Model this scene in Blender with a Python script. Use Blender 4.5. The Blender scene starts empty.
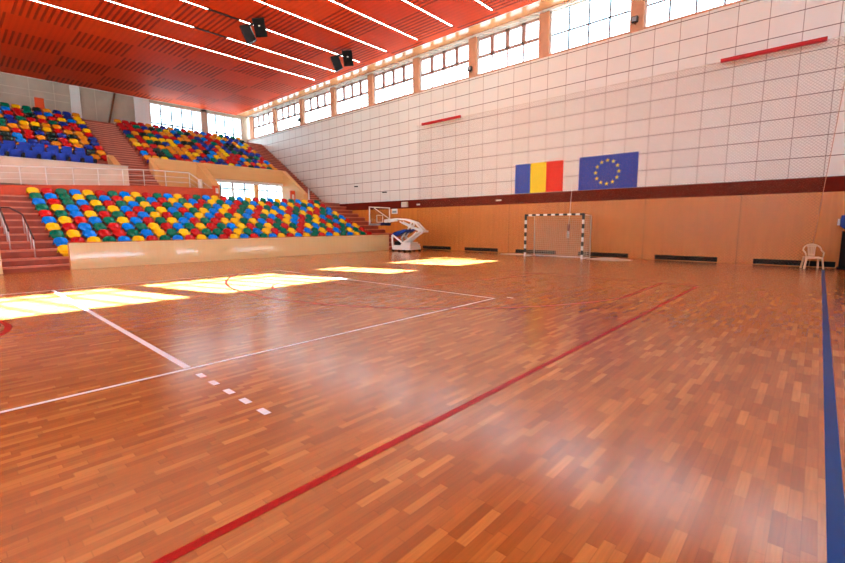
import bpy, bmesh, math, random
from mathutils import Vector, Matrix
random.seed(7)
sc = bpy.context.scene
COL = sc.collection
PI = math.pi

# ------------------------------------------------------------------ materials
def new_mat(name):
    m = bpy.data.materials.new(name); m.use_nodes = True
    nt = m.node_tree
    return m, nt, nt.nodes['Principled BSDF']

def lin(c):
    return tuple((x/12.92 if x <= .04045 else ((x+.055)/1.055)**2.4) for x in (v/255 for v in c))

def plain(name, rgb, rough=.5, metal=0., noise=.0, nscale=6., emit=None, estr=0., coat=0., spec=.5):
    m, nt, b = new_mat(name)
    c = lin(rgb)
    b.inputs['Roughness'].default_value = rough
    b.inputs['Metallic'].default_value = metal
    b.inputs['Coat Weight'].default_value = coat
    b.inputs['Coat Roughness'].default_value = .08
    b.inputs['Specular IOR Level'].default_value = spec
    tc = nt.nodes.new('ShaderNodeTexCoord'); n = nt.nodes.new('ShaderNodeTexNoise')
    n.inputs['Scale'].default_value = nscale; n.inputs['Detail'].default_value = 4
    nt.links.new(tc.outputs['Object'], n.inputs['Vector'])
    r = nt.nodes.new('ShaderNodeValToRGB')
    r.color_ramp.elements[0].position = .3; r.color_ramp.elements[1].position = .7
    k = max(noise, .015)
    r.color_ramp.elements[0].color = (*[x*(1-k) for x in c], 1)
    r.color_ramp.elements[1].color = (*[min(1, x*(1+k)) for x in c], 1)
    nt.links.new(n.outputs['Fac'], r.inputs['Fac'])
    nt.links.new(r.outputs['Color'], b.inputs['Base Color'])
    if emit:
        b.inputs['Emission Color'].default_value = (*lin(emit), 1)
        b.inputs['Emission Strength'].default_value = estr
    return m

def math_node(nt, op, a, b=None, c=None):
    n = nt.nodes.new('ShaderNodeMath'); n.operation = op
    for i, v in enumerate((a, b, c)):
        if v is None: continue
        if isinstance(v, (int, float)): n.inputs[i].default_value = v
        else: nt.links.new(v, n.inputs[i])
    return n.outputs[0]

def mix_col(nt, fac, a, b, mode='MIX'):
    n = nt.nodes.new('ShaderNodeMix'); n.data_type = 'RGBA'; n.blend_type = mode
    if isinstance(fac, (int, float)): n.inputs[0].default_value = fac
    else: nt.links.new(fac, n.inputs[0])
    for i, v in ((6, a), (7, b)):
        if isinstance(v, tuple): n.inputs[i].default_value = (*v[:3], 1)
        else: nt.links.new(v, n.inputs[i])
    return n.outputs[2]

def pos_xyz(nt):
    g = nt.nodes.new('ShaderNodeNewGeometry'); s = nt.nodes.new('ShaderNodeSeparateXYZ')
    nt.links.new(g.outputs['Position'], s.inputs[0])
    return s.outputs

def bump(nt, b, h, strength=.3, dist=.02):
    n = nt.nodes.new('ShaderNodeBump'); n.inputs['Strength'].default_value = strength
    n.inputs['Distance'].default_value = dist
    nt.links.new(h, n.inputs['Height']); nt.links.new(n.outputs[0], b.inputs['Normal'])

# parquet
def mat_parquet():
    m, nt, b = new_mat('parquet')
    x, y, z = pos_xyz(nt)
    W = .062
    row = math_node(nt, 'FLOOR', math_node(nt, 'DIVIDE', x, W))
    wn = nt.nodes.new('ShaderNodeTexWhiteNoise'); wn.noise_dimensions = '1D'
    nt.links.new(row, wn.inputs['W'])
    off = math_node(nt, 'MULTIPLY', wn.outputs['Value'], 7.3)
    ly = math_node(nt, 'ADD', math_node(nt, 'DIVIDE', y, .34), off)
    cell = math_node(nt, 'FLOOR', ly)
    cv = nt.nodes.new('ShaderNodeCombineXYZ')
    nt.links.new(row, cv.inputs[0]); nt.links.new(cell, cv.inputs[1])
    w2 = nt.nodes.new('ShaderNodeTexWhiteNoise'); w2.noise_dimensions = '2D'
    nt.links.new(cv.outputs[0], w2.inputs['Vector'])
    r = nt.nodes.new('ShaderNodeValToRGB')
    cr = r.color_ramp; cr.elements[0].position = 0; cr.elements[1].position = 1
    cr.elements[0].color = (*lin((162, 98, 38)), 1); cr.elements[1].color = (*lin((210, 156, 82)), 1)
    e = cr.elements.new(.3); e.color = (*lin((178, 112, 46)), 1)
    e = cr.elements.new(.75); e.color = (*lin((188, 126, 56)), 1)
    nt.links.new(w2.outputs['Value'], r.inputs['Fac'])
    # grain
    gv = nt.nodes.new('ShaderNodeCombineXYZ')
    nt.links.new(math_node(nt, 'MULTIPLY', x, 60.), gv.inputs[0]); nt.links.new(math_node(nt, 'MULTIPLY', y, 3.), gv.inputs[1])
    nt.links.new(math_node(nt, 'MULTIPLY', w2.outputs['Value'], 40.), gv.inputs[2])
    gn = nt.nodes.new('ShaderNodeTexNoise'); gn.inputs['Scale'].default_value = 1.; gn.inputs['Detail'].default_value = 3
    nt.links.new(gv.outputs[0], gn.inputs['Vector'])
    col = mix_col(nt, math_node(nt, 'MULTIPLY', math_node(nt, 'SUBTRACT', gn.outputs['Fac'],   .35), .7), r.outputs['Color'], lin((112, 54, 28)))
    # seams
    fx = math_node(nt, 'FRACT', math_node(nt, 'DIVIDE', x, W)); fy = math_node(nt, 'FRACT', ly)
    sx = math_node(nt, 'LESS_THAN', fx, .05); sy = math_node(nt, 'LESS_THAN', fy, .012)
    seam = math_node(nt, 'MAXIMUM', sx, sy)
    col = mix_col(nt, math_node(nt, 'MULTIPLY', seam, .3), col, lin((84, 40, 22)))
    # broad wear
    wn3 = nt.nodes.new('ShaderNodeTexNoise'); wn3.inputs['Scale'].default_value = .35; wn3.inputs['Detail'].default_value = 3
    g = nt.nodes.new('ShaderNodeNewGeometry'); nt.links.new(g.outputs['Position'], wn3.inputs['Vector'])
    col = mix_col(nt, math_node(nt, 'MULTIPLY', wn3.outputs['Fac'], .25), col, lin((206, 140, 84)))
    nt.links.new(col, b.inputs['Base Color'])
    rr = math_node(nt, 'ADD', math_node(nt, 'MULTIPLY', wn3.outputs['Fac'], .04), .19)
    nt.links.new(rr, b.inputs['Roughness'])
    b.inputs['Specular IOR Level'].default_value = .5
    b.inputs['Coat Weight'].default_value = .22; b.inputs['Coat Roughness'].default_value = .2
    return m

def mat_tiles():
    m, nt, b = new_mat('wall_tiles')
    x, y, z = pos_xyz(nt)
    def line(v, p, o, w):
        f = math_node(nt, 'FRACT', math_node(nt, 'DIVIDE', math_node(nt, 'SUBTRACT', v, o), p))
        d = math_node(nt, 'MINIMUM', f, math_node(nt, 'SUBTRACT', 1., f))
        return math_node(nt, 'LESS_THAN', d, w/p/2)
    vx = math_node(nt, 'ADD', x, 98.)
    lv = line(vx, .98, 97.94 % .98, .028); lh = line(z, .737, 3.23 % .737, .034)
    base = lin((238, 233, 226))
    cv = nt.nodes.new('ShaderNodeCombineXYZ')
    nt.links.new(math_node(nt, 'FLOOR', math_node(nt, 'DIVIDE', math_node(nt, 'SUBTRACT', vx, 97.94 % .98), .98)), cv.inputs[0])
    nt.links.new(math_node(nt, 'FLOOR', math_node(nt, 'DIVIDE', math_node(nt, 'SUBTRACT', z, 3.23 % .737), .737)), cv.inputs[1])
    w = nt.nodes.new('ShaderNodeTexWhiteNoise'); w.noise_dimensions = '2D'; nt.links.new(cv.outputs[0], w.inputs['Vector'])
    col = mix_col(nt, math_node(nt, 'MULTIPLY', w.outputs['Value'], .35), base, lin((228, 218, 208)))
    col = mix_col(nt, math_node(nt, 'MULTIPLY', lv, .55), col, lin((140, 100, 84)))
    col = mix_col(nt, math_node(nt, 'MULTIPLY', lh, .75), col, lin((120, 78, 64)))
    nt.links.new(col, b.inputs['Base Color'])
    b.inputs['Roughness'].default_value = .38
    return m

def mat_wood(name, c1, c2, rough=.3, axis='z', scale=1., seam=None):
    m, nt, b = new_mat(name)
    x, y, z = pos_xyz(nt)
    cv = nt.nodes.new('ShaderNodeCombineXYZ')
    nt.links.new(math_node(nt, 'MULTIPLY', x, (9. if axis == 'z' else 1.)*scale), cv.inputs[0])
    nt.links.new(math_node(nt, 'MULTIPLY', y, (9. if axis == 'z' else 1.)*scale), cv.inputs[1])
    nt.links.new(math_node(nt, 'MULTIPLY', z, (.7 if axis == 'z' else 9.)*scale), cv.inputs[2])
    n = nt.nodes.new('ShaderNodeTexNoise'); n.inputs['Scale'].default_value = 1.; n.inputs['Detail'].default_value = 5
    nt.links.new(cv.outputs[0], n.inputs['Vector'])
    col = mix_col(nt, n.outputs['Fac'], lin(c1), lin(c2))
    if seam:
        p, o, wd = seam
        f = math_node(nt, 'FRACT', math_node(nt, 'DIVIDE', math_node(nt, 'SUBTRACT', x, o-100*p), p))
        col = mix_col(nt, math_node(nt, 'MULTIPLY', math_node(nt, 'LESS_THAN', f, wd/p), .6), col, lin((70, 34, 18)))
    nt.links.new(col, b.inputs['Base Color'])
    b.inputs['Roughness'].default_value = rough
    return m

def mat_ceiling():
    m, nt, b = new_mat('ceiling_slats')
    x, y, z = pos_xyz(nt)
    cx = math_node(nt, 'FLOOR', math_node(nt, 'DIVIDE', math_node(nt, 'ADD', x, 28.42+2.58*29), 2.58))
    cy = math_node(nt, 'FLOOR', math_node(nt, 'DIVIDE', math_node(nt, 'ADD', y, 54.46), 2.75))
    par = math_node(nt, 'MODULO', math_node(nt, 'ADD', cx, cy), 2.)
    def slat(v, p):
        f = math_node(nt, 'FRACT', math_node(nt, 'DIVIDE', math_node(nt, 'ADD', v, 100.), p))
        return math_node(nt, 'LESS_THAN', f, .42)
    sx = slat(y, .275); sy = slat(x, .12)
    dark = math_node(nt, 'ADD', math_node(nt, 'MULTIPLY', sx, par), math_node(nt, 'MULTIPLY', math_node(nt, 'MULTIPLY', sx, .12), math_node(nt, 'SUBTRACT', 1., par)))
    cvn = nt.nodes.new('ShaderNodeCombineXYZ'); nt.links.new(cx, cvn.inputs[0]); nt.links.new(cy, cvn.inputs[1])
    w = nt.nodes.new('ShaderNodeTexWhiteNoise'); w.noise_dimensions = '2D'; nt.links.new(cvn.outputs[0], w.inputs['Vector'])
    base = mix_col(nt, w.outputs['Value'], lin((222, 76, 22)), lin((230, 90, 30)))
    col = mix_col(nt, math_node(nt, 'MULTIPLY', dark, .6), base, lin((120, 22, 10)))
    nt.links.new(col, b.inputs['Base Color'])
    b.inputs['Roughness'].default_value = .6
    b.inputs['Specular IOR Level'].default_value = .12
    h = math_node(nt, 'SUBTRACT', 1., dark)
    bump(nt, b, h, .5, .03)
    return m

def mat_net(name, rgb, cell, wire, alpha, diag=True):
    m, nt, b = new_mat(name)
    x, y, z = pos_xyz(nt)
    h = math_node(nt, 'ADD', x, y)
    if diag:
        u = math_node(nt, 'ADD', h, z); v = math_node(nt, 'SUBTRACT', h, z)
    else:
        u, v = h, z
    def ln(q):
        f = math_node(nt, 'FRACT', math_node(nt, 'DIVIDE', math_node(nt, 'ADD', q, 100.), cell))
        return math_node(nt, 'LESS_THAN', f, wire/cell)
    a = math_node(nt, 'MULTIPLY', math_node(nt, 'MAXIMUM', ln(u), ln(v)), alpha)
    nt.links.new(a, b.inputs['Alpha'])
    b.inputs['Base Color'].default_value = (*lin(rgb), 1); b.inputs['Roughness'].default_value = .8
    return m

def mat_glass():
    m, nt, b = new_mat('window_glass')
    out = nt.nodes['Material Output']
    t = nt.nodes.new('ShaderNodeBsdfTransparent'); t.inputs[0].default_value = (.93, .96, .98, 1)
    g = nt.nodes.new('ShaderNodeBsdfGlossy'); g.inputs['Roughness'].default_value = .03
    mx = nt.nodes.new('ShaderNodeMixShader')
    mx.inputs[0].default_value = .06
    nt.links.new(t.outputs[0], mx.inputs[1]); nt.links.new(g.outputs[0], mx.inputs[2])
    nt.links.new(mx.outputs[0], out.inputs['Surface'])
    return m

def mat_board_glass():
    m, nt, b = new_mat('clear_board')
    out = nt.nodes['Material Output']
    t = nt.nodes.new('ShaderNodeBsdfTransparent'); t.inputs[0].default_value = (.9, .9, .9, 1)
    g = nt.nodes.new('ShaderNodeBsdfGlossy'); g.inputs['Roughness'].default_value = .05
    mx = nt.nodes.new('ShaderNodeMixShader'); mx.inputs[0].default_value = .08
    nt.links.new(t.outputs[0], mx.inputs[1]); nt.links.new(g.outputs[0], mx.inputs[2])
    nt.links.new(mx.outputs[0], out.inputs['Surface'])
    return m

M = {}
M['parquet'] = mat_parquet(); M['tiles'] = mat_tiles(); M['ceiling'] = mat_ceiling()
M['wood'] = mat_wood('wood_panelling', (198, 120, 46), (220, 148, 66), .3, 'z', 1., (3.5, -19.9, .02))
M['band'] = plain('dark_red_band', (116, 34, 18), .7, noise=.06, spec=.15)
M['barrier'] = mat_wood('pale_barrier_wood', (244, 220, 164), (250, 232, 186), .12, 'z', 1.2)
bb_ = M['barrier'].node_tree.nodes['Principled BSDF']; bb_.inputs['Coat Weight'].default_value = 1.; bb_.inputs['Coat Roughness'].default_value = .06
M['barrier_edge'] = plain('barrier_edge', (206, 140, 66), .4)
M['tan'] = mat_wood('tan_boards', (226, 176, 114), (236, 194, 136), .4, 'h', 1.)
M['terra'] = plain('terracotta_paint', (172, 90, 68), .35, noise=.14, nscale=2.5)
M['nosing'] = plain('step_nosing', (212, 140, 116), .3, noise=.1, nscale=3)
M['terra_bright'] = plain('terracotta_bright', (206, 88, 50), .4, noise=.06)
M['plaster'] = plain('plaster', (222, 208, 190), .7, noise=.05, nscale=1.5)
M['concrete'] = plain('stained_concrete', (196, 180, 162), .8, noise=.16, nscale=.5)
M['white'] = plain('white_paint', (238, 236, 232), .4)
M['white_wall'] = plain('white_wall', (240, 236, 230), .6)
M['salmon'] = plain('salmon_pillar', (212, 160, 128), .6, noise=.04)
M['soffit'] = plain('soffit_panels', (226, 160, 112), .16, noise=.08, nscale=.8)  # light orange-cream colour includes sunlight bounced in from the windows
M['frame_pink'] = plain('window_frame_pink', (190, 158, 150), .5)
M['frame_grey'] = plain('window_frame_grey', (150, 148, 156), .5)
M['glass'] = mat_glass(); M['board_glass'] = mat_board_glass()
M['line_white'] = plain('paint_white', (240, 246, 250), .35, spec=.3)
M['line_red'] = plain('paint_red', (176, 8, 12), .35, spec=.25)
M['line_blue'] = plain('paint_blue', (22, 66, 140), .35, spec=.25)
M['black'] = plain('black_plastic', (22, 22, 24), .45)
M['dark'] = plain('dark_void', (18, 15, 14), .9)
M['steel'] = plain('steel', (206, 204, 202), .3, .6)
M['rail_dark'] = plain('rail_dark', (72, 34, 26), .4)
M['red_pad'] = plain('red_pole', (190, 16, 28), .4)
M['flag_blue_b'] = plain('flag_blue_stripe', (62, 100, 196), .7)
M['flag_yellow'] = plain('flag_yellow', (250, 226, 50), .7)
M['flag_red'] = plain('flag_red', (232, 54, 40), .7)
M['flag_navy'] = plain('flag_navy', (54, 86, 182), .7)
M['star'] = plain('star_yellow', (252, 236, 96), .7)
M['goal_black'] = plain('goal_black', (26, 24, 26), .4)
M['blue_vinyl'] = plain('blue_vinyl', (24, 62, 150), .4)
M['navy'] = plain('navy_pad', (18, 40, 100), .5)
M['grey_sheet'] = plain('grey_panel', (160, 164, 170), .4)
M['vip'] = plain('blue_fabric', (44, 78, 190), .7, noise=.08)
M['cream_plastic'] = plain('cream_plastic', (236, 204, 172), .4)
M['orange'] = plain('orange_paint', (226, 92, 40), .5)
M['notice'] = plain('notice_white', (244, 242, 236), .6)
M['brown'] = plain('brown_wood', (128, 84, 52), .6)
M['brick'] = plain('handle_brown', (150, 70, 46), .6)
M['mat'] = plain('pale_sheet', (226, 214, 198), .7, noise=.08, nscale=4)
M['light'] = plain('light_strip', (255, 244, 222), .5, emit=(255, 246, 232), estr=17.)
M['net'] = mat_net('hall_net', (196, 150, 120), .11, .016, .34, True)
M['goal_net'] = mat_net('goal_net', (236, 222, 200), .1, .02, .6, False)
SEATC = {'Y': ('yellow', (255, 212, 10)), 'R': ('red', (204, 18, 28)), 'G': ('green', (0, 128, 100)), 'B': ('blue', (16, 146, 246)),
         'O': ('orange-yellow', (240, 164, 30)), 'N': ('dark blue', (28, 62, 170)), 'K': ('dark green', (10, 52, 48))}
for k, (n, c) in SEATC.items():
    M['seat_'+k] = plain('seat_plastic_'+n.replace(' ', '_').replace('-', '_'), c, .18, coat=.3)

# ------------------------------------------------------------------ mesh helpers
class MB:
    def __init__(s): s.bm = bmesh.new(); s.mats = []; s.cur = 0
    def use(s, name):
        if name not in s.mats: s.mats.append(name)
        s.cur = s.mats.index(name); return s
    def face(s, vs):
        try:
            f = s.bm.faces.new(vs); f.material_index = s.cur; return f
        except ValueError: return None
    def box(s, x0, x1, y0, y1, z0, z1):
        if x0 > x1: x0, x1 = x1, x0
        if y0 > y1: y0, y1 = y1, y0
        if z0 > z1: z0, z1 = z1, z0
        v = [s.bm.verts.new(p) for p in ((x0,y0,z0),(x1,y0,z0),(x1,y1,z0),(x0,y1,z0),(x0,y0,z1),(x1,y0,z1),(x1,y1,z1),(x0,y1,z1))]
        for q in ((3,2,1,0),(4,5,6,7),(0,1,5,4),(1,2,6,5),(2,3,7,6),(3,0,4,7)): s.face([v[i] for i in q])
        return s
    def prism(s, pts, y0, y1):          # polygon in (x,z) extruded along y
        a = [s.bm.verts.new((p[0], y0, p[1])) for p in pts]; b = [s.bm.verts.new((p[0], y1, p[1])) for p in pts]
        n = len(pts)
        fs = [s.face(a), s.face(b[::-1])]
        for i in range(n): fs.append(s.face([a[i], b[i], b[(i+1) % n], a[(i+1) % n]][::-1]))
        bmesh.ops.recalc_face_normals(s.bm, faces=[f for f in fs if f])
        return s
    def tube(s, pts, r, seg=8, cap=True):
        pts = [Vector(p) for p in pts]; rings = []
        for i, p in enumerate(pts):
            d = (pts[min(i+1, len(pts)-1)] - pts[max(i-1, 0)]).normalized()
            u = d.cross(Vector((0, 0, 1)))
            if u.length < 1e-3: u = Vector((1, 0, 0))
            u.normalize(); w = d.cross(u)
            rings.append([s.bm.verts.new(p + r*(math.cos(a)*u + math.sin(a)*w)) for a in [2*PI*k/seg for k in range(seg)]])
        fs = []
        for a, b in zip(rings, rings[1:]):
            for k in range(seg):
                fs.append(s.face([a[k], a[(k+1) % seg], b[(k+1) % seg], b[k]]))
        if cap: fs += [s.face(rings[0][::-1]), s.face(rings[-1])]
        for f in fs:
            if f: f.smooth = True
        bmesh.ops.recalc_face_normals(s.bm, faces=[f for f in fs if f])
        return s
    def beam(s, p, q, w, h):            # rectangular bar from p to q; w horizontal, h vertical-ish
        p, q = Vector(p), Vector(q); d = (q-p).normalized()
        u = d.cross(Vector((0, 0, 1)))
        if u.length < 1e-3: u = Vector((1, 0, 0))
        u.normalize(); t = u.cross(d)
        A = [s.bm.verts.new(c + a*w/2*u + b*h/2*t) for c in (p, q) for a, b in ((-1,-1),(1,-1),(1,1),(-1,1))]
        fs = [s.face([A[i] for i in qd]) for qd in ((3,2,1,0),(4,5,6,7),(0,1,5,4),(1,2,6,5),(2,3,7,6),(3,0,4,7))]
        bmesh.ops.recalc_face_normals(s.bm, faces=[f for f in fs if f])
        return s
    def poly(s, pts):
        return s.face([s.bm.verts.new(p) for p in pts])
    def build(s, name, parent=None, bevel=0., smooth=False, loc=None):
        me = bpy.data.meshes.new(name)
        if smooth:
            for f in s.bm.faces: f.smooth = True
        s.bm.to_mesh(me); s.bm.free()
        for m in s.mats: me.materials.append(M[m])
        o = bpy.data.objects.new(name, me); COL.objects.link(o)
        if loc: o.location = loc
        if parent is not None: o.parent = parent
        if bevel:
            md = o.modifiers.new('bevel', 'BEVEL'); md.width = bevel; md.segments = 2; md.limit_method = 'ANGLE'
        return o
def mb(m): return MB().use(m)

def tag(o, label=None, cat=None, group=None, kind=None):
    if label: o['label'] = label
    if cat: o['category'] = cat
    if group: o['group'] = group
    if kind: o['kind'] = kind
    return o
def thing(name, label, cat, loc=(0,0,0), rz=0., group=None):
    o = bpy.data.objects.new(name, None); COL.objects.link(o)
    o.location = loc; o.rotation_euler = (0, 0, rz); o.empty_display_size = .2
    return tag(o, label, cat, group)
def struct(o): o['kind'] = 'structure'; return o
def copy_tree(o, parent=None):
    c = o.copy(); COL.objects.link(c)
    if parent is not None: c.parent = parent
    for ch in [q for q in ALLCH.get(o.name, [])]: copy_tree(ch, c)
    return c
ALLCH = {}
def remember(o):
    ALLCH[o.name] = list(o.children)
    for c in o.children: remember(c)

ORD = ['zeroth','first','second','third','fourth','fifth','sixth','seventh','eighth','ninth','tenth','eleventh','twelfth','thirteenth','fourteenth',
       'fifteenth','sixteenth','seventeenth','eighteenth','nineteenth','twentieth','twenty-first','twenty-second','twenty-third','twenty-fourth',
       'twenty-fifth','twenty-sixth','twenty-seventh','twenty-eighth','twenty-ninth','thirtieth','thirty-first','thirty-second']

# ------------------------------------------------------------------ dimensions
W = 21.4          # far wall plane (y)
XR = 6.0          # right wall plane (x)
XB = -43.0        # wall behind the upper stand (x)
YN = -13.0        # near end of what is built
ZC = 12.2         # ceiling underside

# ------------------------------------------------------------------ floor and court lines
fl = struct(mb('parquet').box(-20.6, XR, YN, W, -.1, 0).build('floor'))
def line_strip(mat, pts, w, label, closed=False):
    b = mb(mat); n = len(pts); L = []; Rr = []
    for i, p in enumerate(pts):
        p = Vector((*p, 0))
        if closed: a, c = Vector((*pts[i-1], 0)), Vector((*pts[(i+1) % n], 0))
        else: a, c = Vector((*pts[max(i-1, 0)], 0)), Vector((*pts[min(i+1, n-1)], 0))
        d = (c-a).normalized(); u = Vector((-d.y, d.x, 0))
        L.append(b.bm.verts.new(p + u*w/2 + Vector((0, 0, .002)))); Rr.append(b.bm.verts.new(p - u*w/2 + Vector((0, 0, .002))))
    for i in range(n if closed else n-1):
        j = (i+1) % n
        b.face([Rr[i], Rr[j], L[j], L[i]])
    bmesh.ops.recalc_face_normals(b.bm, faces=b.bm.faces[:])
    for f in b.bm.faces:
        if f.normal.z < 0: f.normal_flip()
    return tag(b.build('court_line', fl), label)
CX = -9.6
def arc(cx, cy, r, a0, a1, n=48): return [(cx+r*math.cos(a0+(a1-a0)*k/n), cy+r*math.sin(a0+(a1-a0)*k/n)) for k in range(n+1)]
line_strip('line_blue', [(.2, YN+.5), (.2, 20.2)], .08, 'blue sideline at the right edge of the court')
line_strip('line_red', [(-2.2, YN+.5), (-2.2, 13.0)], .066, 'long red basketball sideline')
line_strip('line_red', [(-17.0, 13.0), (-2.2, 13.0)], .06, 'red basketball baseline')
BY = 11.45
a_ = math.acos(6.55/6.75)
line_strip('line_red', [(CX+6.55, 13.0)] + arc(CX, BY, 6.75, -a_, -PI+a_, 72) + [(CX-6.55, 13.0)], .06, 'red three-point arc')
line_strip('line_red', [(CX+3.0, 13.0), (CX+1.85, 7.25), (CX-1.85, 7.25), (CX-3.0, 13.0)], .06, 'red free throw lane')
line_strip('line_red', arc(CX, 7.25, 1.8, 0, -PI, 40), .045, 'red free throw semicircle')
line_strip('line_red', arc(CX, BY, 1.25, 0, -PI, 24), .045, 'small red semicircle under the basket')
line_strip('line_red', arc(CX, -1.28, 1.85, 0, 2*PI, 64)[:-1], .09, 'red centre circle', True)
line_strip('line_white', [(-5.12, YN+.5), (-5.12, 7.98)], .055, 'white volleyball sideline')
line_strip('line_white', [(-14.1, 7.95), (-5.09, 7.95)], .055, 'white volleyball end line')
line_strip('line_white', [(-14.1, YN+.5), (-14.1, 7.95)], .055, 'far white volleyball sideline')
line_strip('line_white', [(-14.1, 1.72), (-5.17, 1.72)], .075, 'white volleyball attack line')
line_strip('line_white', [(-4.98, 8.25), (-4.83, 8.25)], .06, 'short white mark beyond the volleyball corner')
for k, x in enumerate((-4.79, -4.46, -4.11, -3.77, -3.43)):
    line_strip('line_white', [(x-.075, 1.72), (x+.075, 1.72)], .065, 'short white dash of the attack line extension')

# ------------------------------------------------------------------ far wall
b = mb('tiles')
b.box(-20.7, XR, W, W+.3, 3.23, 10.05)
b.box(-37.3, -20.7, W+.06, W+.3, 2.0, 10.05).box(XB, -37.3, W+.06, W+.3, 6.0, 10.05)
wf = struct(b.build('wall_far'))
PC = [-2.27-4.43*k for k in range(-1, 10)]     # pillar centres
b = mb('salmon')
for c in PC: b.box(c-.26, c+.26, W, W+.3, 10.05, 12.15)
b.use('white_wall').box(XB, XR, W, W+.3, 12.12, 12.5)
b.use('salmon').box(XB, XR, W-.02, W+.28, 9.98, 10.06)
struct(b.build('wall_far_pillars'))
struct(mb('band').box(-37.3, XR, W-.012, W+.28, 2.7, 3.23).build('trim_1'))
struct(mb('wood').box(-37.3, XR, W-.03, W+.28, -.05, 2.7).build('trim_2'))
# windows of the far wall
wn = [0]
def window(axis, a0, a1, z0, z1, plane, cols, transom, thick=False, sash=False):
    """axis 'x': runs along x at y=plane (glass); axis 'y': runs along y at x=plane"""
    wn[0] += 1
    root = bpy.data.objects.new('window_%d' % wn[0], None); COL.objects.link(root); struct(root)
    def bx(b, p0, p1, q0, q1, zz0, zz1):
        if axis == 'x': b.box(p0, p1, plane+q0, plane+q1, zz0, zz1)
        else: b.box(plane+q0, plane+q1, p0, p1, zz0, zz1)
    fr = mb('white'); f = .09
    bx(fr, a0, a0+f, -.06, .06, z0, z1); bx(fr, a1-f, a1, -.06, .06, z0, z1)
    bx(fr, a0, a1, -.06, .06, z0, z0+.06); bx(fr, a0, a1, -.06, .06, z1-.1, z1)
    fr.use('frame_pink' if sash else 'frame_grey')
    n = cols; st = (a1-a0)/n
    mw = .055 if axis == 'y' else .034
    for k in range(1, n): bx(fr, a0+st*k-mw, a0+st*k+mw, -.03, .03, z0, z1)
    bx(fr, a0+f, a1-f, -.03, .03, transom-mw, transom+mw)
    if sash:
        for k in range(n):
            for e0, e1, h0, h1 in ((.03, .11, transom, z1-.1), (st-.11, st-.03, transom, z1-.1), (.03, st-.03, transom+.02, transom+.11), (.03, st-.03, z1-.22, z1-.1)):
                bx(fr, a0+st*k+e0, a0+st*k+e1, -.05, .05, h0, h1)
    fr.build('window_frame', root)
    g = mb('glass'); bx(g, a0+.05, a1-.05, -.006, .006, z0+.03, z1-.05)
    g.build('window_glass', root)
    return root
for i in range(len(PC)-1):
    a1, a0 = PC[i]-.26, PC[i+1]+.26
    window('x', a0, a1, 10.05, 12.14, W+.2, 4, 11.0, sash=(i >= 3))
window('x', XB+.3, PC[-1]-.26, 10.05, 12.14, W+.2, 1, 11.0)

# ------------------------------------------------------------------ right wall with high windows (daylight side)
b = mb('white_wall')
b.box(XR, XR+.3, YN, W+.3, 0, 10.05); b.box(XR, XR+.3, YN, W+.3, 12.15, 12.6)
RW = [(14.5, 15.95), (8.98, 12.9), (4.56, 8.45), (.13, 4.06), (-4.3, -.37), (-8.7, -4.8), (-12.8, -9.2)]
wins = [(18.1, 21.3), *RW]
prev = W+.3
for y0, y1 in wins:
    b.box(XR, XR+.3, y1, prev, 10.05, 12.15); prev = y0
b.box(XR, XR+.3, YN, prev, 10.05, 12.15)
struct(b.build('wall_right'))
for y0, y1 in wins: window('y', y0, y1, 10.05, 12.15, XR+.2, 6 if y1-y0 > 2.5 else 3, 11.6)

struct(mb('plaster').box(7.0, 7.6, 22.3, 42, 0, 46).build('sun_blocker_outside'))  # unseen slab added to keep direct sun off the far windows

b = mb('white_wall')
b.box(XB, XR+.3, YN-.3, YN, -.1, 7.5)
for k in range(11): b.box(XB+.0+4.43*k-.25, XB+4.43*k+.25, YN-.3, YN, 7.5, 12.1)
b.box(XB, XR+.3, YN-.3, YN, 12.1, 12.6)
struct(b.build('wall_near'))

# ------------------------------------------------------------------ wall behind the upper stand
b = mb('concrete')
for y0, y1, z0, z1 in ((YN, 12.9, 6.0, 12.4), (12.9, W+.3, 6.0, 9.6), (17.15, 17.6, 9.6, 12.4), (20.9, W+.3, 9.6, 12.4), (12.9, 20.9, 12.0, 12.4),
                       (YN, 13.0, 2.9, 6.0)):
    b.box(XB-.3, XB, y0, y1, z0, z1)
struct(b.build('wall_left'))
window('y', 12.9, 17.15, 9.6, 12.0, XB-.12, 5, 10.35, sash=False)
window('y', 17.6, 20.9, 9.6, 12.0, XB-.12, 4, 10.35, sash=False)
XH = -37.5
window('y', 13.0, 17.1, 3.1, 5.75, XH, 4, 4.7)
window('y', 17.1, 21.3, 3.1, 5.75, XH, 4, 4.7)
struct(mb('white_wall').box(XH-.1, XH+.1, 12.9, 19.5, 5.75, 6.9).box(XH-.1, XH+.1, 12.8, 13.0, 3.0, 5.75).box(XB, XH+.1, 12.7, 12.9, 3.0, 7.2).build('wall_hall'))
struct(mb('white').box(XB, XB+.12, 7.55, 8.15, 9.2, 12.4).build('trim_3'))
struct(mb('white').box(XB, XB+.12, 11.75, 12.85, 9.2, 12.4).build('trim_4'))
b = mb('brown'); b.beam((XB+.12, 9.75, 9.25), (XB+.12, 10.42, 12.15), .22, .1)
struct(b.build('trim_5'))
b = mb('plaster')
for z in (10.85, 11.35): b.box(XB, XB+.03, YN, 7.55, z, z+.03)
for y in (2.5, 5.2, 6.6, 9.1): b.box(XB, XB+.03, y, y+.03, 9.3, 12.2)
struct(b.build('trim_6'))

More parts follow.
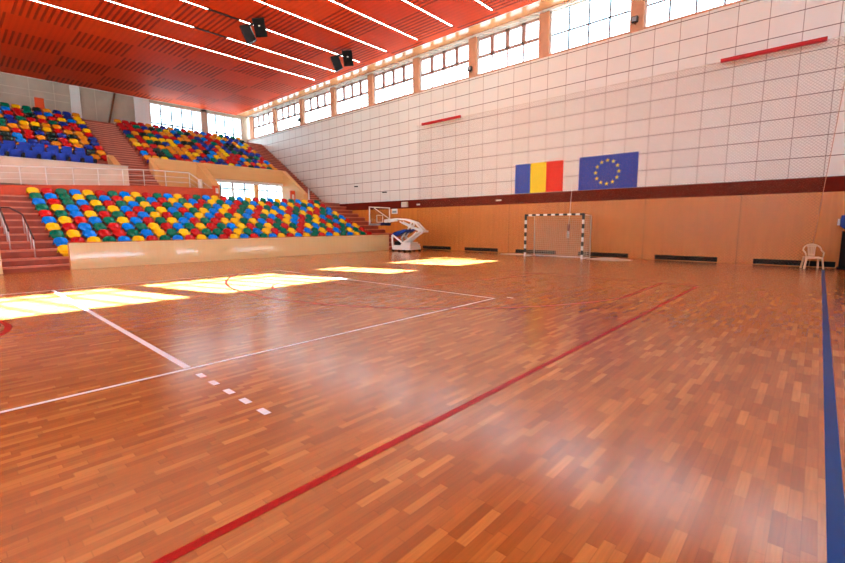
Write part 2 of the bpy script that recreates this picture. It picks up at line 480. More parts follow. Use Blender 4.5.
# ------------------------------------------------------------------ ceiling
ce = struct(mb('ceiling').box(-42.85, XR, YN, 20.3, ZC, ZC+.3).build('ceiling'))
b = mb('soffit').box(XB, XR, 20.3, W+.3, ZC+.06, ZC+.3)
struct(b.build('ceiling_soffit'))
b = mb('white').box(-42.85, XR, 20.3, 20.33, ZC, ZC+.06).box(-42.93, -42.85, YN, 20.3, ZC-.02, ZC+.1)
struct(b.build('trim_7'))
struct(mb('white_wall').box(XB-.3, -42.93, YN, W+.3, ZC+.12, ZC+.4).build('ceiling_edge'))
strips = [-28.42, -25.86, -23.24, -20.67, -18.1, -15.55, -13.0, -10.4, -7.8, -5.2, -2.6]
where = ['nearest the upper stand', 'second out from the upper stand', 'third out from the upper stand', 'fourth out from the upper stand', 'fifth out from the upper stand',
         'sixth out from the upper stand', 'seventh out, at the top edge']
dark_seg = {-25.86: (10.2, 12.0), -23.24: (9.9, 11.5)}
for i, x in enumerate(strips[:7]):
    t = thing('ceiling_light', 'thin white strip light in red ceiling, %s' % where[i], 'light', (x, 3.0, ZC), group='light strips in the red ceiling')
    segs = [(-1.5, 19.5)]
    if x in dark_seg:
        d0, d1 = dark_seg[x]; segs = [(-1.5, d0), (d1, 19.5)]
        tag(mb('black').box(-.07, .07, d0-3, d1-3, -.03, .0).build('strip_cover', t), 'dark unlit section')
    bb = mb('light')
    for s0, s1 in segs: bb.box(-.04, .04, s0-3, s1-3, -.022, 0)
    bb.build('diffuser', t)
    bb = mb('white'); 
    for s0, s1 in segs:
        bb.box(-.055, -.04, s0-3, s1-3, -.03, 0).box(.04, .055, s0-3, s1-3, -.03, 0)
    bb.build('housing', t)

# speakers
def cabinet(mat='black'):
    b = mb(mat); prof = [(-.36, -.24), (.36, -.2), (.36, .2), (-.36, .24)]
    # tapered box: front wide, back narrow
    F = [(-.3, .24, -.43), (.3, .24, -.43), (.3, .24, .43), (-.3, .24, .43)]
    B = [(-.19, -.24, -.38), (.19, -.24, -.38), (.19, -.24, .38), (-.19, -.24, .38)]
    f = [b.bm.verts.new(p) for p in F]; k = [b.bm.verts.new(p) for p in B]
    b.face(f); b.face(k[::-1])
    for i in range(4): b.face([f[i], k[i], k[(i+1) % 4], f[(i+1) % 4]])
    bmesh.ops.recalc_face_normals(b.bm, faces=b.bm.faces[:])
    return b
def speakers(x, y, label):
    t = thing('speaker_cluster', label, 'speaker', (x, y, ZC-.02), .0, group='black speakers under the ceiling')
    for k, (dx, dy, dz, rz, ry) in enumerate(((.26, .2, -.47, -2.3, .1), (-.46, -.1, -.66, 2.5, -.25))):
        c = cabinet().build('cabinet', t, bevel=.03)
        c.location = (dx, dy, dz); c.rotation_euler = (-.38, ry, rz)
        mb('dark').box(-.26, .26, .242, .256, -.39, .39).build('grille', c)
        if k == 0: mb('notice').box(-.05, .05, .256, .262, .05, .12).build('badge', c)
    b = mb('black').tube([(0, 0, 0), (0, 0, -.2)], .04).beam((-.6, -.1, -.24), (.35, .2, -.16), .08, .08)
    b.tube([(-.5, -.1, -.24), (-.5, -.1, -.5)], .03).tube([(.28, .2, -.16), (.28, .2, -.4)], .03)
    b.build('bracket', t)
speakers(-22.5, 11.9, 'pair of black loudspeakers hanging from the ceiling, the nearer and higher pair')
speakers(-22.5, 17.55, 'pair of black loudspeakers hanging from the ceiling near the high windows')

# ------------------------------------------------------------------ lower grandstand
D, RS = .735, .285
LX = lambda i: -21.2 - D*i
LZ = lambda i: .45 + RS*i
prof = [(-20.42, -.02), (-20.42, .2), (LX(0)+D/2, .2)]
for i in range(10): prof += [(LX(i)+D/2, LZ(i)), (LX(i)-D/2, LZ(i))]
xe = LX(9)-D/2
YL = 11.6
ZL = lambda y: max(3.0, min(3.86, 3.45+.055*(y-1)))
pr1 = prof + [(xe-.05, LZ(9)), (xe-.05, 3.05), (-33.2, 3.05), (-33.2, -.02)]
pr2 = prof + [(xe-.1, 3.02), (-38.0, 3.02), (-38.0, -.02)]
pr3 = prof + [(xe-.1, 3.3), (-31.5, 3.3), (-31.5, -.02)]
struct(mb('terra').prism(pr1, -8, YL).build('lower_grandstand_left'))
struct(mb('terra').prism(pr2, YL, 19.5).build('lower_grandstand_middle'))
struct(mb('terra').prism(pr3, 19.5, W-.03).build('lower_grandstand_right'))
b = mb('nosing')
for i in range(10):
    b.box(LX(i)+D/2-.3, LX(i)+D/2+.03, -8, W-.04, LZ(i)-.07, LZ(i)+.004)
b.box(-20.75, -20.39, -8, W-.04, .14, .204)
struct(b.build('step_nosings'))
struct(mb('terra').box(XB, -33.2, -8, YL, 2.6, 3.02).build('passage_floor'))
b = mb('terra_bright'); ys = [-7, 8.45, YL]
ring = [[b.bm.verts.new(q) for q in ((xe+.01, y, LZ(9)-.02), (xe+.01, y, ZL(y)), (-33.2, y, ZL(y)), (-33.2, y, LZ(9)-.02))] for y in ys]
for a, c in zip(ring, ring[1:]):
    for k in range(4): b.face([a[k], a[(k+1) % 4], c[(k+1) % 4], c[k]])
b.face(ring[0]); b.face(ring[-1][::-1])
bmesh.ops.recalc_face_normals(b.bm, faces=b.bm.faces[:])
struct(b.build('landing'))
b = mb('terra')
for k in range(3): b.box(-30.6, -29.4, YL+.3*k, YL+.3*(k+1), 3.0, 3.66-.2*k)
struct(b.build('landing_steps'))
# low front barriers
def barrier(y0, y1, label):
    t = thing('front_barrier', label, 'barrier', (-20.3, (y0+y1)/2, 0)); h = (y1-y0)/2
    mb('barrier').box(-.08, 0, -h, h, 0, .97).build('panel', t)
    mb('barrier_edge').box(-.1, .006, -h-.02, h+.02, .97, .995).box(-.1, .004, -h-.02, -h, 0, .97).build('edge_trim', t)
    return t
barrier(3.07, 19.15, 'long low pale wooden barrier along the front of the lower stand')
barrier(-7.5, 1.25, 'short end of a pale wooden barrier at the left edge, left of the stairs')

# bucket seat
def seat_mesh(mk):
    bm_ = MB().use('seat_'+mk)
    prof = [(.205, .06, .84), (.225, .12, .92), (.21, .175, .97), (.15, .19, 1.), (.03, .165, 1.), (-.09, .155, 1.), (-.15, .2, 1.), (-.18, .29, .98), (-.2, .38, .93), (-.215, .43, .84), (-.235, .437, .8), (-.25, .40, .78)]
    nu = 9; rows = []
    for f, z, w in prof:
        row = []
        for k in range(nu):
            u = -1+2*k/(nu-1); e = abs(u)**2.4
            zz = z + (.055*e if f > -.13 else -.05*e); ff = f + (.11*e if z > .2 else -.05*e*(1 if f > .1 else 0))
            row.append(bm_.bm.verts.new((ff, u*.228*w, zz)))
        rows.append(row)
    fs = []
    for a, c in zip(rows, rows[1:]):
        for k in range(nu-1): fs.append(bm_.face([a[k], a[k+1], c[k+1], c[k]]))
    bmesh.ops.recalc_face_normals(bm_.bm, faces=bm_.bm.faces[:])
    geo = bmesh.ops.solidify(bm_.bm, geom=bm_.bm.faces[:], thickness=.012)
    for f in bm_.bm.faces: f.smooth = True
    bm_.box(-.12, .12, -.1, .1, 0, .16)
    me = bpy.data.meshes.new('bucket_seat_'+mk); bm_.bm.to_mesh(me); bm_.bm.free()
    me.materials.append(M['seat_'+mk])
    return me
SM = {k: seat_mesh(k) for k in SEATC}
ROWS = {9: 'YRGB'*7+'YRG', 8: 'GBGYGBRYGBRYGBRYGBRGBYRGBYRGBYR', 7: 'BRGBYRGBYRGBYRGBYRGYRGBYRGBYRGB', 6: 'GYBRGYBRGYBRGYBYRGBRYYBRGYRRGBY',
        5: 'RGBYRGRBYRGBYBRGYBRGBRYBRGYBRGB', 4: 'BYRBGYBRGYBRGRYYGYBRGYBRGYRGBYR', 3: 'YRBGRBGYRBGYRGBYRGYGRGRYBGYRGBY', 2: 'GYBRRGBYGYRGGRYGBYRGYRBGYRBGYGR',
        1: 'BRYGBYRGBRYBRYBRGBYRBYGRBYGBYGR', 0: 'Y'}
rowname = {0: 'front row', 1: 'second row up', 2: 'third row up', 3: 'fourth row up', 4: 'fifth row up', 5: 'fifth row down', 6: 'fourth row down', 7: 'third row down', 8: 'second row down', 9: 'top row'}
SP = .53
rowname[5] = 'sixth row up'; rowname[6] = 'seventh row up'; rowname[7] = 'third row down'
first = {}
for r in sorted(ROWS):
    for c, ch in enumerate(ROWS[r]):
        o = bpy.data.objects.new('bucket_seat', SM[ch]) if ch not in first else first[ch].copy()
        first.setdefault(ch, o)
        COL.objects.link(o)
        o.location = (LX(r)-.02, 3.1+SP*c, LZ(r))
        if r == 0: lab = 'yellow bucket seat beside the barrier end, lowest seat at the left stairs'
        else: lab = '%s bucket seat in lower stand, %s, %s from the left stairs' % (SEATC[ch][0], rowname[r], ORD[c+1] if c else 'first')
        tag(o, lab, 'seat', 'bucket seats of the lower stand')

# ------------------------------------------------------------------ upper grandstand
UX = lambda i: -33.2 - .7*i
UZ = lambda i: 5.55 + .37*i
def upper_block(y0, y1, i0, name, soff):
    top = []
    for i in range(i0, 11): top += [(UX(i)+.35, UZ(i)), (UX(i)-.35, UZ(i))]
    top += [(-40.55, 9.25), (XB, 9.25)]
    bot = [(XB, 8.9), (-40.5, 8.6), (UX(i0)+.35, UZ(i0)-.65)]
    b = mb('terra').prism(top+bot, y0, y1)
    for f in b.bm.faces:
        if f.normal.z < -.4: f.material_index = len(b.mats) if soff not in b.mats else b.mats.index(soff)
    b.use(soff)
    return struct(b.build(name))
upper_block(-6, 6.5, 1, 'upper_grandstand_left', 'white_wall')
upper_block(6.5, 7.65, 0, 'upper_grandstand_left_end', 'white_wall')
upper_block(9.55, 19.5, 0, 'upper_grandstand_right', 'white_wall')
def stair_block(y0, y1, z0, name, x0):
    n = int(round((9.25-z0)/.19)); dx = (x0+40.4)/n; dz = (9.25-z0)/n
    p = []
    for k in range(n): p += [(x0-dx*k, z0+dz*k), (x0-dx*k, z0+dz*(k+1))]
    p += [(-40.4, 9.25), (XB, 9.25), (XB, 8.7), (-40.4, 8.7), (x0-.6, z0-.1)]
    nb = mb('nosing')
    for k in range(1, n): nb.box(x0-dx*(k-1)-.15, x0-dx*(k-1)+.03, y0+.01, y1-.01, z0+dz*k-.06, z0+dz*k+.004)
    struct(nb.build('step_nosings'))
    return struct(mb('terra').prism(p, y0, y1).build(name))
stair_block(7.65, 9.55, 3.75, 'upper_stairs_left', -30.6)
stair_block(19.5, W-.03, 3.3, 'upper_stairs_right', -30.4)
# box for the padded chairs
b = mb('plaster')
for x1, x0, z in ((-30.45, -31.65, 4.65), (-31.65, -32.5, 4.97), (-32.5, -33.55, 5.29)): b.box(x0, x1, -6, 6.45, z-.25, z)
struct(b.build('box_floor'))
struct(mb('dark').box(-33.0, -32.86, 6.45, 7.3, 3.75, 5.35).build('box_recess_shade'))  # near-black slab stands for the shade in the hollow below the seats
struct(mb('plaster').box(-30.45, -30.3, -6, 7.7, 3.75, 5.03).build('wall_box_front'))
struct(mb('steel').box(-30.49, -30.26, -6, 7.72, 5.03, 5.06).build('trim_8'))
# tan panels and parapets of the upper stand
b = mb('tan').box(-32.85, -32.7, 9.55, 12.45, 3.75, 6.0)
struct(b.build('wall_stand_panel'))
t = thing('balcony_parapet', 'long tan parapet under the right block of upper seats, over the hall windows', 'parapet', (-32.8, 16.0, 4.95))
mb('tan').box(-.05, .1, -3.04, 3.09, 0, 1.05).build('panel', t); mb('white_wall').box(-.25, .05, -3.04, 3.09, -.2, 0).build('underside', t)
def slant(y0, y1, x0, z0, x1, z1, zb, label):
    o = mb('tan').prism([(x0, z0), (x1, z1), (x1, zb), (x0, zb)], y0, y1).build('stair_side_wall')
    return tag(o, label, 'wall')
slant(7.3, 7.65, -33.0, 5.95, -30.46, 4.75, 3.76, 'short tan sloping side wall left of the upper left stairs')
slant(9.55, 9.8, -32.69, 5.9, -31.9, 5.15, 3.76, 'tan sloping side wall right of the upper left stairs')
slant(12.46, 12.95, -32.85, 6.0, -30.3, 4.3, 3.03, 'tan sloping side wall at the left end of the balcony opening')
slant(19.1, 19.49, -32.85, 6.0, -29.8, 4.0, 3.03, 'tan sloping side wall at the right end of the balcony, beside the wall stairs')
# things in the passage
t = thing('info_post', 'orange post with a white notice at the foot of the landing railing', 'post', (-29.0, 12.08, 3.03))
mb('orange').box(-.1, .1, -.16, .2, 0, 1.08).build('body', t, bevel=.02); mb('notice').box(.1, .11, -.02, .16, .62, .95).build('notice', t)
t = thing('info_post', 'orange post below the right end of the balcony parapet', 'post', (-30.9, 18.8, 3.03))
mb('orange').box(-.1, .1, -.16, .2, 0, 1.25).build('body', t, bevel=.02); mb('notice').box(.1, .11, -.1, .1, .6, .95).build('notice', t)
t = thing('white_column', 'slim white column standing behind the orange post on the landing', 'column', (-31.6, 12.2, 3.03))
mb('white').tube([(0, 0, 0), (0, 0, 1.7)], .14, 16).build('shaft', t); mb('white').box(-.18, .18, -.18, .18, 0, .08).build('base', t)
t = thing('tan_column', 'tan column in front of the hall windows under the balcony', 'column', (-36.9, 18.9, 3.03))
mb('tan').box(-.14, .14, -.16, .16, 0, 3.2).build('shaft', t); mb('tan').box(-.18, .18, -.2, .2, 0, .15).build('base', t)
t = thing('white_post', 'thin white post beside the wall stairs at the top right of the lower stand', 'post', (-29.3, 19.25, 3.03))
mb('white').tube([(0, 0, 0), (0, 0, 1.35)], .05, 12).build('shaft', t); mb('white').box(-.1, .1, -.1, .1, 0, .04).build('base', t)

# upper bucket seats: nearest ones as individuals, the remaining mass as one object
ucol = lambda: random.choices('OYRBNKG', (20, 9, 27, 8, 20, 9, 9))[0]
usp = .53
ind = []; mass = []
for i in range(0, 11):
    for k in range(21):
        y = 7.3 - usp*k - .06*(i % 2)
        if i == 0 and k > 1: continue
        if y < 1.2: continue
        (ind if (i <= 1 or (i == 2 and k < 9)) else mass).append((i, k, y, ucol(), 'L'))
    for k in range(19):
        y = 9.82 + .52*k
        mass.append((i, k, y, ucol(), 'R'))
urow = {0: 'lowest row of upper left block', 1: 'second row of upper left block', 2: 'third row of upper left block'}
for i, k, y, ch, s in ind:
    o = bpy.data.objects.new('bucket_seat', SM[ch]) if ch not in first else first[ch].copy()
    first.setdefault(ch, o)
    COL.objects.link(o); o.location = (UX(i)-.02, y, UZ(i))
    tag(o, '%s bucket seat, %s, %s from the upper stairs' % (SEATC[ch][0], urow[i], ORD[k+1]), 'seat', 'bucket seats low on the upper stand')
me = bpy.data.meshes.new('bucket_seats'); bm = bmesh.new()
keys = list(SEATC)
for k in keys: me.materials.append(M['seat_'+k])
for i, k, y, ch, s in mass:
    n0 = len(bm.verts); f0 = len(bm.faces)
    bm.from_mesh(SM[ch]); bm.verts.ensure_lookup_table(); bm.faces.ensure_lookup_table()
    off = Vector((UX(i)-.02, y, UZ(i)))
    for v in bm.verts[n0:]: v.co += off
    for f in bm.faces[f0:]: f.material_index = keys.index(ch)
bm.to_mesh(me); bm.free()
o = bpy.data.objects.new('bucket_seats', me); COL.objects.link(o)
tag(o, 'mass of red, blue, yellow and green bucket seats filling the upper stand', 'seats', None, 'stuff')

# padded blue chairs
def make_vip():
    t = thing('padded_chair', 'x', 'chair')
    mb('vip').box(-.2, .24, -.25, .25, .4, .5).build('seat', t, bevel=.03)
    b = mb('vip'); b.beam((-.2, 0, .46), (-.3, 0, .95), .47, .1); b.build('backrest', t, bevel=.03)
    for s in (-1, 1): mb('black').box(-.26, .2, s*.283-.025, s*.283+.025, .36, .74).box(-.24, -.18, s*.275-.02, s*.275+.02, 0, .6).build('armrest', t)
    mb('black').box(-.1, .05, -.2, .2, 0, .4).build('pedestal', t)
    return t
vip = make_vip(); bpy.context.view_layer.update(); remember(vip)
firstv = True
for r, (x, z) in enumerate(((-31.15, 4.65), (-32.05, 4.97), (-32.95, 5.29))):
    for k in range(8):
        o = vip if firstv else copy_tree(vip)
        firstv = False
        o.location = (x, 6.05-.62*k - (.2 if r == 1 else 0), z)
        tag(o, 'blue padded chair, %s row of the upper box, %s from its right end' % (('front', 'middle', 'back')[r], ORD[k+1]), 'chair', 'blue padded chairs in the upper box')
t = thing('orange_board', 'orange board standing behind the top row of the upper left seats', 'board', (-41.0, 5.45, 9.25))
mb('orange').box(-.03, .03, -.25, .25, .1, 1.2).build('panel', t); mb('black').box(-.15, .15, -.2, -.15, 0, .1).box(-.15, .15, .15, .2, 0, .1).build('foot', t)

# ------------------------------------------------------------------ railings
t = thing('landing_railing', 'white metal railing along the edge of the landing above the lower seats', 'railing', (xe-.06, 6.0, 0))
posts = [-4, -1, 1.9, 2.75, 3.7, 4.75, 5.8, 6.9, 7.9, 9.0, 10.3]
for y in posts: mb('white').tube([(0, y-6, ZL(y)), (0, y-6, ZL(y)+.84)], .022).build('post', t)
RP = [(0, y-6, ZL(y)) for y in (-4, 1, 5, 8.45, 10.3)]
up = lambda h, e: [(a, q, c+h) for a, q, c in RP] + [(0, 5.6, e)]
mb('white').tube(up(.86, 3.86), .028).build('handrail', t)
for z in (.28, .56): mb('white').tube(up(z, 3.0+z), .012).build('mid_rail', t)
t = thing('stair_handrail', 'pair of sloping dark-topped stair handrails with metal posts, linked at the top', 'handrail', (LX(2), 1.9, LZ(2)))
for y, rs in ((2.2, (0, 1, 2, 3)), (1.62, (1, 2, 3, 4))):
    pts = []
    for r in rs:
        x, z = LX(r)+.1-LX(2), LZ(r)-LZ(2)
        mb('steel').tube([(x, y-1.9, z), (x, y-1.9, z+.72)], .022).build('post', t)
        pts.append((x, y-1.9, z+.74))
    pts = [(pts[0][0]+.12, y-1.9, pts[0][2]-.05)] + pts
    if y > 2: pts += [(LX(3)-.1-LX(2), .26, LZ(3)+.8-LZ(2)), (LX(4)+.1-LX(2), .0, LZ(4)+.75-LZ(2))]
    mb('rail_dark').tube(pts, .026).build('top_rail', t)
mb('rail_dark').tube([(LX(4)+.1-LX(2), .0, LZ(4)+.75-LZ(2)), (LX(4)+.1-LX(2), -.27, LZ(4)+.75-LZ(2))], .024).build('link_rail', t)

# ------------------------------------------------------------------ net with red poles
t = thing('wall_net', 'fine pale protective net hanging in front of the far wall', 'net', (-9.7, W-.3, 7.84))
b = mb('net'); n = 40
vs = [[b.bm.verts.new((-9.9+(19.9 if z == 0 else 19.42)*k/n, .04*math.sin(k*1.7), z)) for k in range(n+1)] for z in (0, -7.8)]
for k in range(n): b.face([vs[0][k], vs[0][k+1], vs[1][k+1], vs[1][k]])
b.build('mesh', t)
mb('plaster').tube([(-9.95, 0, 0), (12, 0, 0)], .012, 6).build('cable', t)
mb('salmon').tube([(10.0, 0, 0), (9.52, 0, -7.8)], .012, 6).build('edge_cord', t)
for x0, x1, lab in ((-19.1, -16.0, 'red padded pole on the net cable, small and far left'), (-3.38, -.36, 'large red padded pole on the net cable at upper right')):
    o = mb('red_pad').box(-1.52, 1.52, -.06, .06, -.07, .07).build('red_pole', loc=((x0+x1)/2, W-.43, 7.84), bevel=.015)
    tag(o, lab, 'pole')

# ------------------------------------------------------------------ flags
fy = W-.001
b = MB()
xs = [-12.57, -11.66, -10.75, -9.83]
for k, m in enumerate(('flag_blue_b', 'flag_yellow', 'flag_red')):
    b.use(m).box(xs[k], xs[k+1], fy-.012, fy, 3.26, 4.8)
tag(b.build('flag'), 'blue, yellow and red vertical striped flag on the tiled wall', 'flag')
b = mb('flag_navy').box(-9.01, -6.3, fy-.012, fy, 3.25, 4.82)
b.use('star')
cxf, czf, rf = -7.655, 4.03, .54
for k in range(12):
    a = 2*PI*k/12; cx_, cz_ = cxf+rf*math.sin(a), czf+rf*math.cos(a)
    pts = []
    for j in range(10):
        rr = .108 if j % 2 == 0 else .043
        pts.append((cx_+rr*math.sin(PI*j/5), fy-.016, cz_+rr*math.cos(PI*j/5)))
    c = b.bm.verts.new((cx_, fy-.016, cz_)); vv = [b.bm.verts.new(p) for p in pts]
    for j in range(10): b.face([c, vv[j], vv[(j+1) % 10]])
tag(b.build('flag'), 'dark blue flag with a ring of twelve yellow stars', 'flag')

# ------------------------------------------------------------------ vents, small wall things
vx = [(-19.4, -17.04), (-15.94, -13.59), (-12.42, -10.06), (-8.87, -6.5), (-5.36, -3.02), (-1.83, .52)]
vl = ['behind the basketball stand', 'between basketball stand and goal', 'behind the left goal post', 'right of the goal', 'second from the right end', 'behind the plastic chair']
for (x0, x1), l in zip(vx, vl):
    t = thing('floor_vent', 'long black vent at the foot of the wood wall, %s' % l, 'vent', ((x0+x1)/2, W-.03, .04), group='black vents along the far wall')
    h = (x1-x0)/2
    mb('dark').box(-h, h, -.015, 0, 0, .17).build('opening', t)
    mb('black').box(-h, h, -.03, 0, -.012, 0).box(-h, h, -.03, 0, .17, .182).build('frame', t)
def wall_box(x0, x1, z0, z1, mat, label, name, cat, d=.06, frame=None):
    t = thing(name, label, cat, ((x0+x1)/2, W-.03, (z0+z1)/2)); w, h = (x1-x0)/2, (z1-z0)/2
    mb(mat).box(-w, w, -d, 0, -h, h).build('body', t, bevel=.008)
    mb(frame or mat).box(-w*.7, w*.7, -d-.01, -d, -h*.6, h*.1).build('front', t)
wall_box(-22.33, -21.74, 2.36, 2.7, 'white', 'small white sign on the wood wall right of the backboard', 'wall_sign', 'sign', .03, 'grey_sheet')
wall_box(-21.3, -20.72, 2.78, 3.14, 'plaster', 'square pale box on the dark red band above the basketball stand', 'wall_box', 'box', .1)
wall_box(-19.93, -19.62, 2.87, 2.97, 'white', 'tiny white plate on the dark band right of the pale box', 'wall_plate', 'plate', .03)
wall_box(-13.77, -13.4, 2.9, 2.99, 'white', 'tiny white plate on the dark band left of the goal', 'wall_plate', 'plate', .03)
wall_box(-26.3, -25.95, 4.42, 4.5, 'black', 'small dark bracket on the tiles above the stand stairs', 'wall_bracket', 'bracket', .1)
wall_box(-23.2, -22.8, 3.84, 3.91, 'black', 'small dark bracket on the tiles above the backboard', 'wall_bracket', 'bracket', .1)
for x, l in ((-15.6, 'fourth pillar from the top edge'), (-6.75, 'pillar nearest the top edge'), (-33.4, 'pillar farthest left')):
    t = thing('floodlight', 'small black floodlight on the wall between high windows, %s' % l, 'floodlight', (x, W, 10.4), group='floodlights between the high windows')
    o = mb('black').box(-.13, .13, -.22, -.08, -.08, .16).build('head', t, bevel=.02); mb('grey_sheet').box(-.1, .1, -.225, -.22, -.05, .13).build('lens', o)
    mb('black').tube([(0, 0, -.1), (0, -.1, -.12), (0, -.14, -.02)], .02).build('bracket', t)
# rope with handle
t = thing('hanging_rope', 'white rope hanging before the wall with a brown handle behind the goal', 'rope', (-9.16, W-.62, 1.0))
mb('white').tube([(0, .25, 2.75), (.0, 0, .55)], .012, 6).build('cord', t)
mb('brick').tube([(0, 0, .25), (0, 0, .58)], .07, 10).build('handle', t); mb('white').tube([(-.02, 0, -.08), (-.02, 0, .25)], .055, 10).build('weight', t)

# ------------------------------------------------------------------ handball goal
gx0, gx1, gy = -10.86, -7.96, 19.6
t = thing('handball_goal', 'black and white striped handball goal with a net in front of the far wall', 'goal', ((gx0+gx1)/2, gy, 0))
hw = (gx1-gx0)/2
def striped(name, p, q, n):
    b = MB(); p, q = Vector(p), Vector(q)
    for k in range(n):
        b.use('goal_black' if k % 2 == 0 else 'white')
        b.beam(p.lerp(q, k/n), p.lerp(q, (k+1)/n), .085, .085)
    return b.build(name, t)
striped('post', (-hw, 0, 2.0), (-hw, 0, 0.0), 10); striped('post', (hw, 0, 2.0), (hw, 0, 0.0), 10)
striped('crossbar', (-hw-.04, 0, 2.04), (hw+.04, 0, 2.04), 15)
dg = .95
for s in (-1, 1):
    mb('white').tube([(s*hw, .04, 2.02), (s*hw, dg*.95, 2.0), (s*hw, dg, 0.03)], .022).tube([(s*hw, .04, .02), (s*hw, dg, .02)], .02).build('side_frame', t)
mb('white').tube([(-hw, dg, .02), (hw, dg, .02)], .02).build('back_bar', t)
b = mb('goal_net')
def quad(p): b.poly(p)
quad([(-hw, .95, 0.03), (hw, .95, .03), (hw, .8, 2.0), (-hw, .8, 2.0)])
for s in (-1, 1): quad([(s*hw, .05, 0.02), (s*hw, .93, .03), (s*hw, .78, 2.0), (s*hw, .05, 2.0)])
quad([(-hw, .05, 2.01), (hw, .05, 2.01), (hw, .8, 2.01), (-hw, .8, 2.01)])
tag(b.build('net', t), 'pale mesh net')
def sheet(x, y, a, bb, h, label):
    b = mb('mat'); n, rn = 28, 5; rings = []
    c = b.bm.verts.new((0, 0, h))
    for j in range(1, rn+1):
        f = j/rn
        rings.append([b.bm.verts.new((a*f*math.cos(2*PI*k/n)*(1+.09*math.sin(5*k+j)), bb*f*math.sin(2*PI*k/n)*(1+.1*math.cos(3*k)), h*(1-f**1.6)*(1+.35*math.sin(k*2.1+j)) + .004)) for k in range(n)])
    for k in range(n): b.face([c, rings[0][k], rings[0][(k+1) % n]])
    for p, q in zip(rings, rings[1:]):
        for k in range(n): b.face([p[k], q[k], q[(k+1) % n], p[(k+1) % n]])
    bmesh.ops.recalc_face_normals(b.bm, faces=b.bm.faces[:])
    return tag(b.build('floor_sheet', smooth=True, loc=(x, y, 0)), label, 'sheet')
sheet(-6.95, 20.2, .98, .8, .07, 'pale crumpled sheet lying on the floor right of the goal')
sheet(-11.9, 20.5, .95, .5, .04, 'flat pale sheet on the floor at the left goal post')

# ------------------------------------------------------------------ basketball stand (folded)
t = thing('basketball_stand', 'folded white mobile basketball stand with a clear backboard beside the lower stand', 'basketball hoop', (-18.75, 18.85, 0), math.radians(8))
def P(name, b, bevel=0.): return b.build(name, t, bevel)
P('base', mb('white').box(-.42, .95, -.55, .55, .1, .32).box(.2, .92, -.52, .52, .32, .46), .02)
P('counterweight', mb('white').box(.3, .85, -.4, .4, .46, .56), .02)
for x in (-.36, .1, .5, .88):
    for y in (-.5, .5): P('wheel', mb('black').tube([(x, y-.05, .06), (x, y+.05, .06)], .06, 10))
for y in (-.5, .5): P('side_frame', mb('white').beam((-.4, y, .3), (-.42, y, 1.0), .08, .1).beam((-.4, y, 1.0), (.45, y, .45), .08, .1).beam((-.4, y, .34), (.2, y, .34), .08, .08))
P('dark_ballast', mb('dark').box(-.34, .14, -.42, .42, .32, .6))
b = mb('blue_vinyl'); b.prism([(-.55, .95), (-.3, 1.16), (.5, 1.34), (.6, 1.22), (.1, 1.02), (-.5, .86)], -.5, .5)
P('folded_padding', b, .03)
b = mb('white')
for y in (-.22, .22): b.beam((.1, y, .5), (1.45, y, 1.22), .08, .095)
for y in (-.18, .18): b.beam((.0, y, .75), (.75, y, 1.6), .07, .07)
P('lower_arm', b)
b = mb('white')
for y in (-.16, .16):
    b.beam((-.5, y, 1.95), (.35, y, 1.9), .07, .095); b.beam((.35, y, 1.9), (1.05, y, 1.7), .07, .095); b.beam((1.05, y, 1.7), (1.62, y, 1.2), .07, .095)
    b.beam((-.1, y, 1.78), (.7, y, 1.45), .06, .075); b.beam((.7, y, 1.45), (1.5, y, 1.2), .06, .075); b.beam((.62, y, 1.5), (.8, y, 1.78), .07, .07)
b.beam((1.62, -.3, 1.2), (1.62, .3, 1.2), .1, .12)
b.beam((-1.4, 0, 1.82), (-.45, 0, 1.9), .16, .2)
P('upper_arm', b)
for y in (-.3, .3): P('strut', mb('white').beam((.35, y, .5), (1.2, y, 1.15), .05, .07))
bx = -1.5; by0 = -.36
bd = P('backboard', mb('board_glass').box(bx-.012, bx+.012, by0-.98, by0+.9, 1.62, 2.67))
f = mb('white')
for y in (-.98, .94): f.box(bx-.03, bx+.03, by0+y, by0+y+.06, 1.6, 2.69)
f.box(bx-.03, bx+.03, by0-.98, by0+1.0, 2.62, 2.69).box(bx-.03, bx+.03, by0-.98, by0+1.0, 1.6, 1.67)
f.build('frame', bd)
f = mb('white')
for y in (-.3, .26): f.box(bx-.016, bx+.018, by0+y, by0+y+.04, 1.74, 2.2)
f.box(bx-.016, bx+.018, by0-.3, by0+.3, 2.16, 2.2).box(bx-.016, bx+.018, by0-.3, by0+.3, 1.74, 1.78)
f.build('target_square', bd)
mb('navy').box(bx-.06, bx+.06, by0+.0, by0+1.0, 1.55, 1.72).build('edge_padding', bd)
mb('grey_sheet').box(bx-.05, bx+.05, by0-.98, by0+.0, 1.56, 1.68).build('lower_edge', bd)
P('board_brace', mb('white').beam((bx+.04, by0-.55, 2.6), (bx+.35, by0+.75, 1.86), .05, .05))

# ------------------------------------------------------------------ plastic chair
t = thing('plastic_chair', 'cream plastic armchair with slatted back against the wood wall', 'chair', (-.1, 20.6, 0), math.radians(18)); t.scale = (.82, .7, .98)
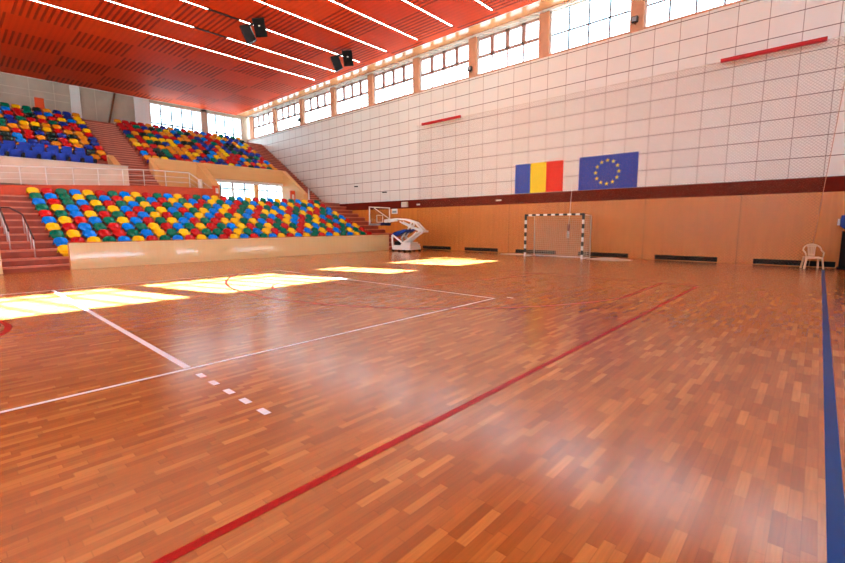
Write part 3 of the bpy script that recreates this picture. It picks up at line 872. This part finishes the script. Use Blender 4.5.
# local: front towards -y
mb('cream_plastic').box(-.24, .24, -.26, .2, .40, .43).box(-.24, .24, -.27, -.25, .36, .43).build('seat', t, bevel=.015)
b = mb('cream_plastic')
for k in range(5):
    x = -.12+.06*k; zt = .845-.012*abs(k-2)
    b.beam((x*.8, .2, .42), (x, .26, zt), .042, .012)
b.beam((-.16, .26, .80), (.16, .26, .80), .02, .05).beam((-.12, .21, .5), (.12, .21, .5), .02, .05)
b.build('backrest', t)
arcp = [(.31*math.cos(a), .27-.12*abs(math.cos(a))**3, .66+.21*math.sin(a)) for a in [PI*k/16 for k in range(17)]]
b = mb('cream_plastic').tube([(.28, -.24, .44), (.31, -.2, .58)] + arcp + [(-.31, -.2, .58), (-.28, -.24, .44)], .027)
b.build('arm_frame', t)
for sx_ in (-1, 1):
    b = mb('cream_plastic'); b.beam((sx_*.26, -.23, .43), (sx_*.32, -.28, 0), .075, .04); b.build('leg', t)
    b = mb('cream_plastic'); b.beam((sx_*.24, .19, .43), (sx_*.29, .3, 0), .07, .04); b.build('leg', t)

# blue padded unit at the right edge
t = thing('blue_padded_unit', 'blue padded box on a dark post, cut off by the right edge', 'padded unit', (.85, 20.9, 0))
mb('blue_vinyl').prism([(-.34, 1.5), (-.2, 1.36), (.35, 1.3), (.35, 1.88), (-.34, 1.86)], -.3, .3).build('pad', t, bevel=.03)
mb('white').box(-.41, -.35, -.12, .05, 1.52, 1.74).build('side_label', t)
mb('dark').box(-.26, .1, -.15, .15, 0.06, 1.32).build('post', t)
mb('dark').box(-.3, .5, -.3, .3, 0, .06).build('base', t)

# ------------------------------------------------------------------ light
sun = bpy.data.lights.new('sun', 'SUN'); sun.energy = 175; sun.angle = math.radians(.6); sun.color = (.8, .93, 1.32)
so = bpy.data.objects.new('sun', sun); COL.objects.link(so)
so.rotation_euler = Vector((-1.632, -.467, -1)).to_track_quat('-Z', 'Y').to_euler()
w = bpy.data.worlds.new('sky'); sc.world = w; w.use_nodes = True
nt = w.node_tree; bg = nt.nodes['Background']
tc = nt.nodes.new('ShaderNodeTexCoord'); sp = nt.nodes.new('ShaderNodeSeparateXYZ'); nt.links.new(tc.outputs['Generated'], sp.inputs[0])
r = nt.nodes.new('ShaderNodeValToRGB'); nt.links.new(sp.outputs[2], r.inputs['Fac'])
r.color_ramp.elements[0].color = (.9, .97, 1.04, 1); r.color_ramp.elements[1].color = (.78, .92, 1.1, 1); r.color_ramp.elements[1].position = .5
nt.links.new(r.outputs[0], bg.inputs['Color']); bg.inputs['Strength'].default_value = 5.2

# ------------------------------------------------------------------ camera
cam = bpy.data.cameras.new('camera'); co = bpy.data.objects.new('camera', cam); COL.objects.link(co); sc.camera = co
fpx, yaw, pitch, roll = 433.853, .738194, .130383, -.003916
F = Vector((-math.sin(yaw)*math.cos(pitch), math.cos(yaw)*math.cos(pitch), -math.sin(pitch)))
rv = Vector((math.cos(yaw), math.sin(yaw), 0)); uv = rv.cross(F)
r2 = math.cos(roll)*rv + math.sin(roll)*uv; u2 = -math.sin(roll)*rv + math.cos(roll)*uv
co.matrix_world = Matrix(((r2.x, u2.x, -F.x, 0), (r2.y, u2.y, -F.y, 0), (r2.z, u2.z, -F.z, 1.6), (0, 0, 0, 1)))
cam.sensor_width = 36; cam.lens = fpx/845*36; cam.clip_end = 300
sc.view_settings.view_transform = 'Standard'; sc.view_settings.look = 'None'; sc.view_settings.use_white_balance = True; sc.view_settings.white_balance_temperature = 5800; sc.view_settings.white_balance_tint = -14
sc.view_settings.exposure = .5; sc.view_settings.gamma = .86
sc.cycles.use_denoising = True; sc.cycles.denoising_input_passes = 'RGB_ALBEDO_NORMAL'; sc.cycles.denoising_prefilter = 'FAST'
sc.cycles.max_bounces = 10; sc.cycles.diffuse_bounces = 3; sc.cycles.transparent_max_bounces = 16
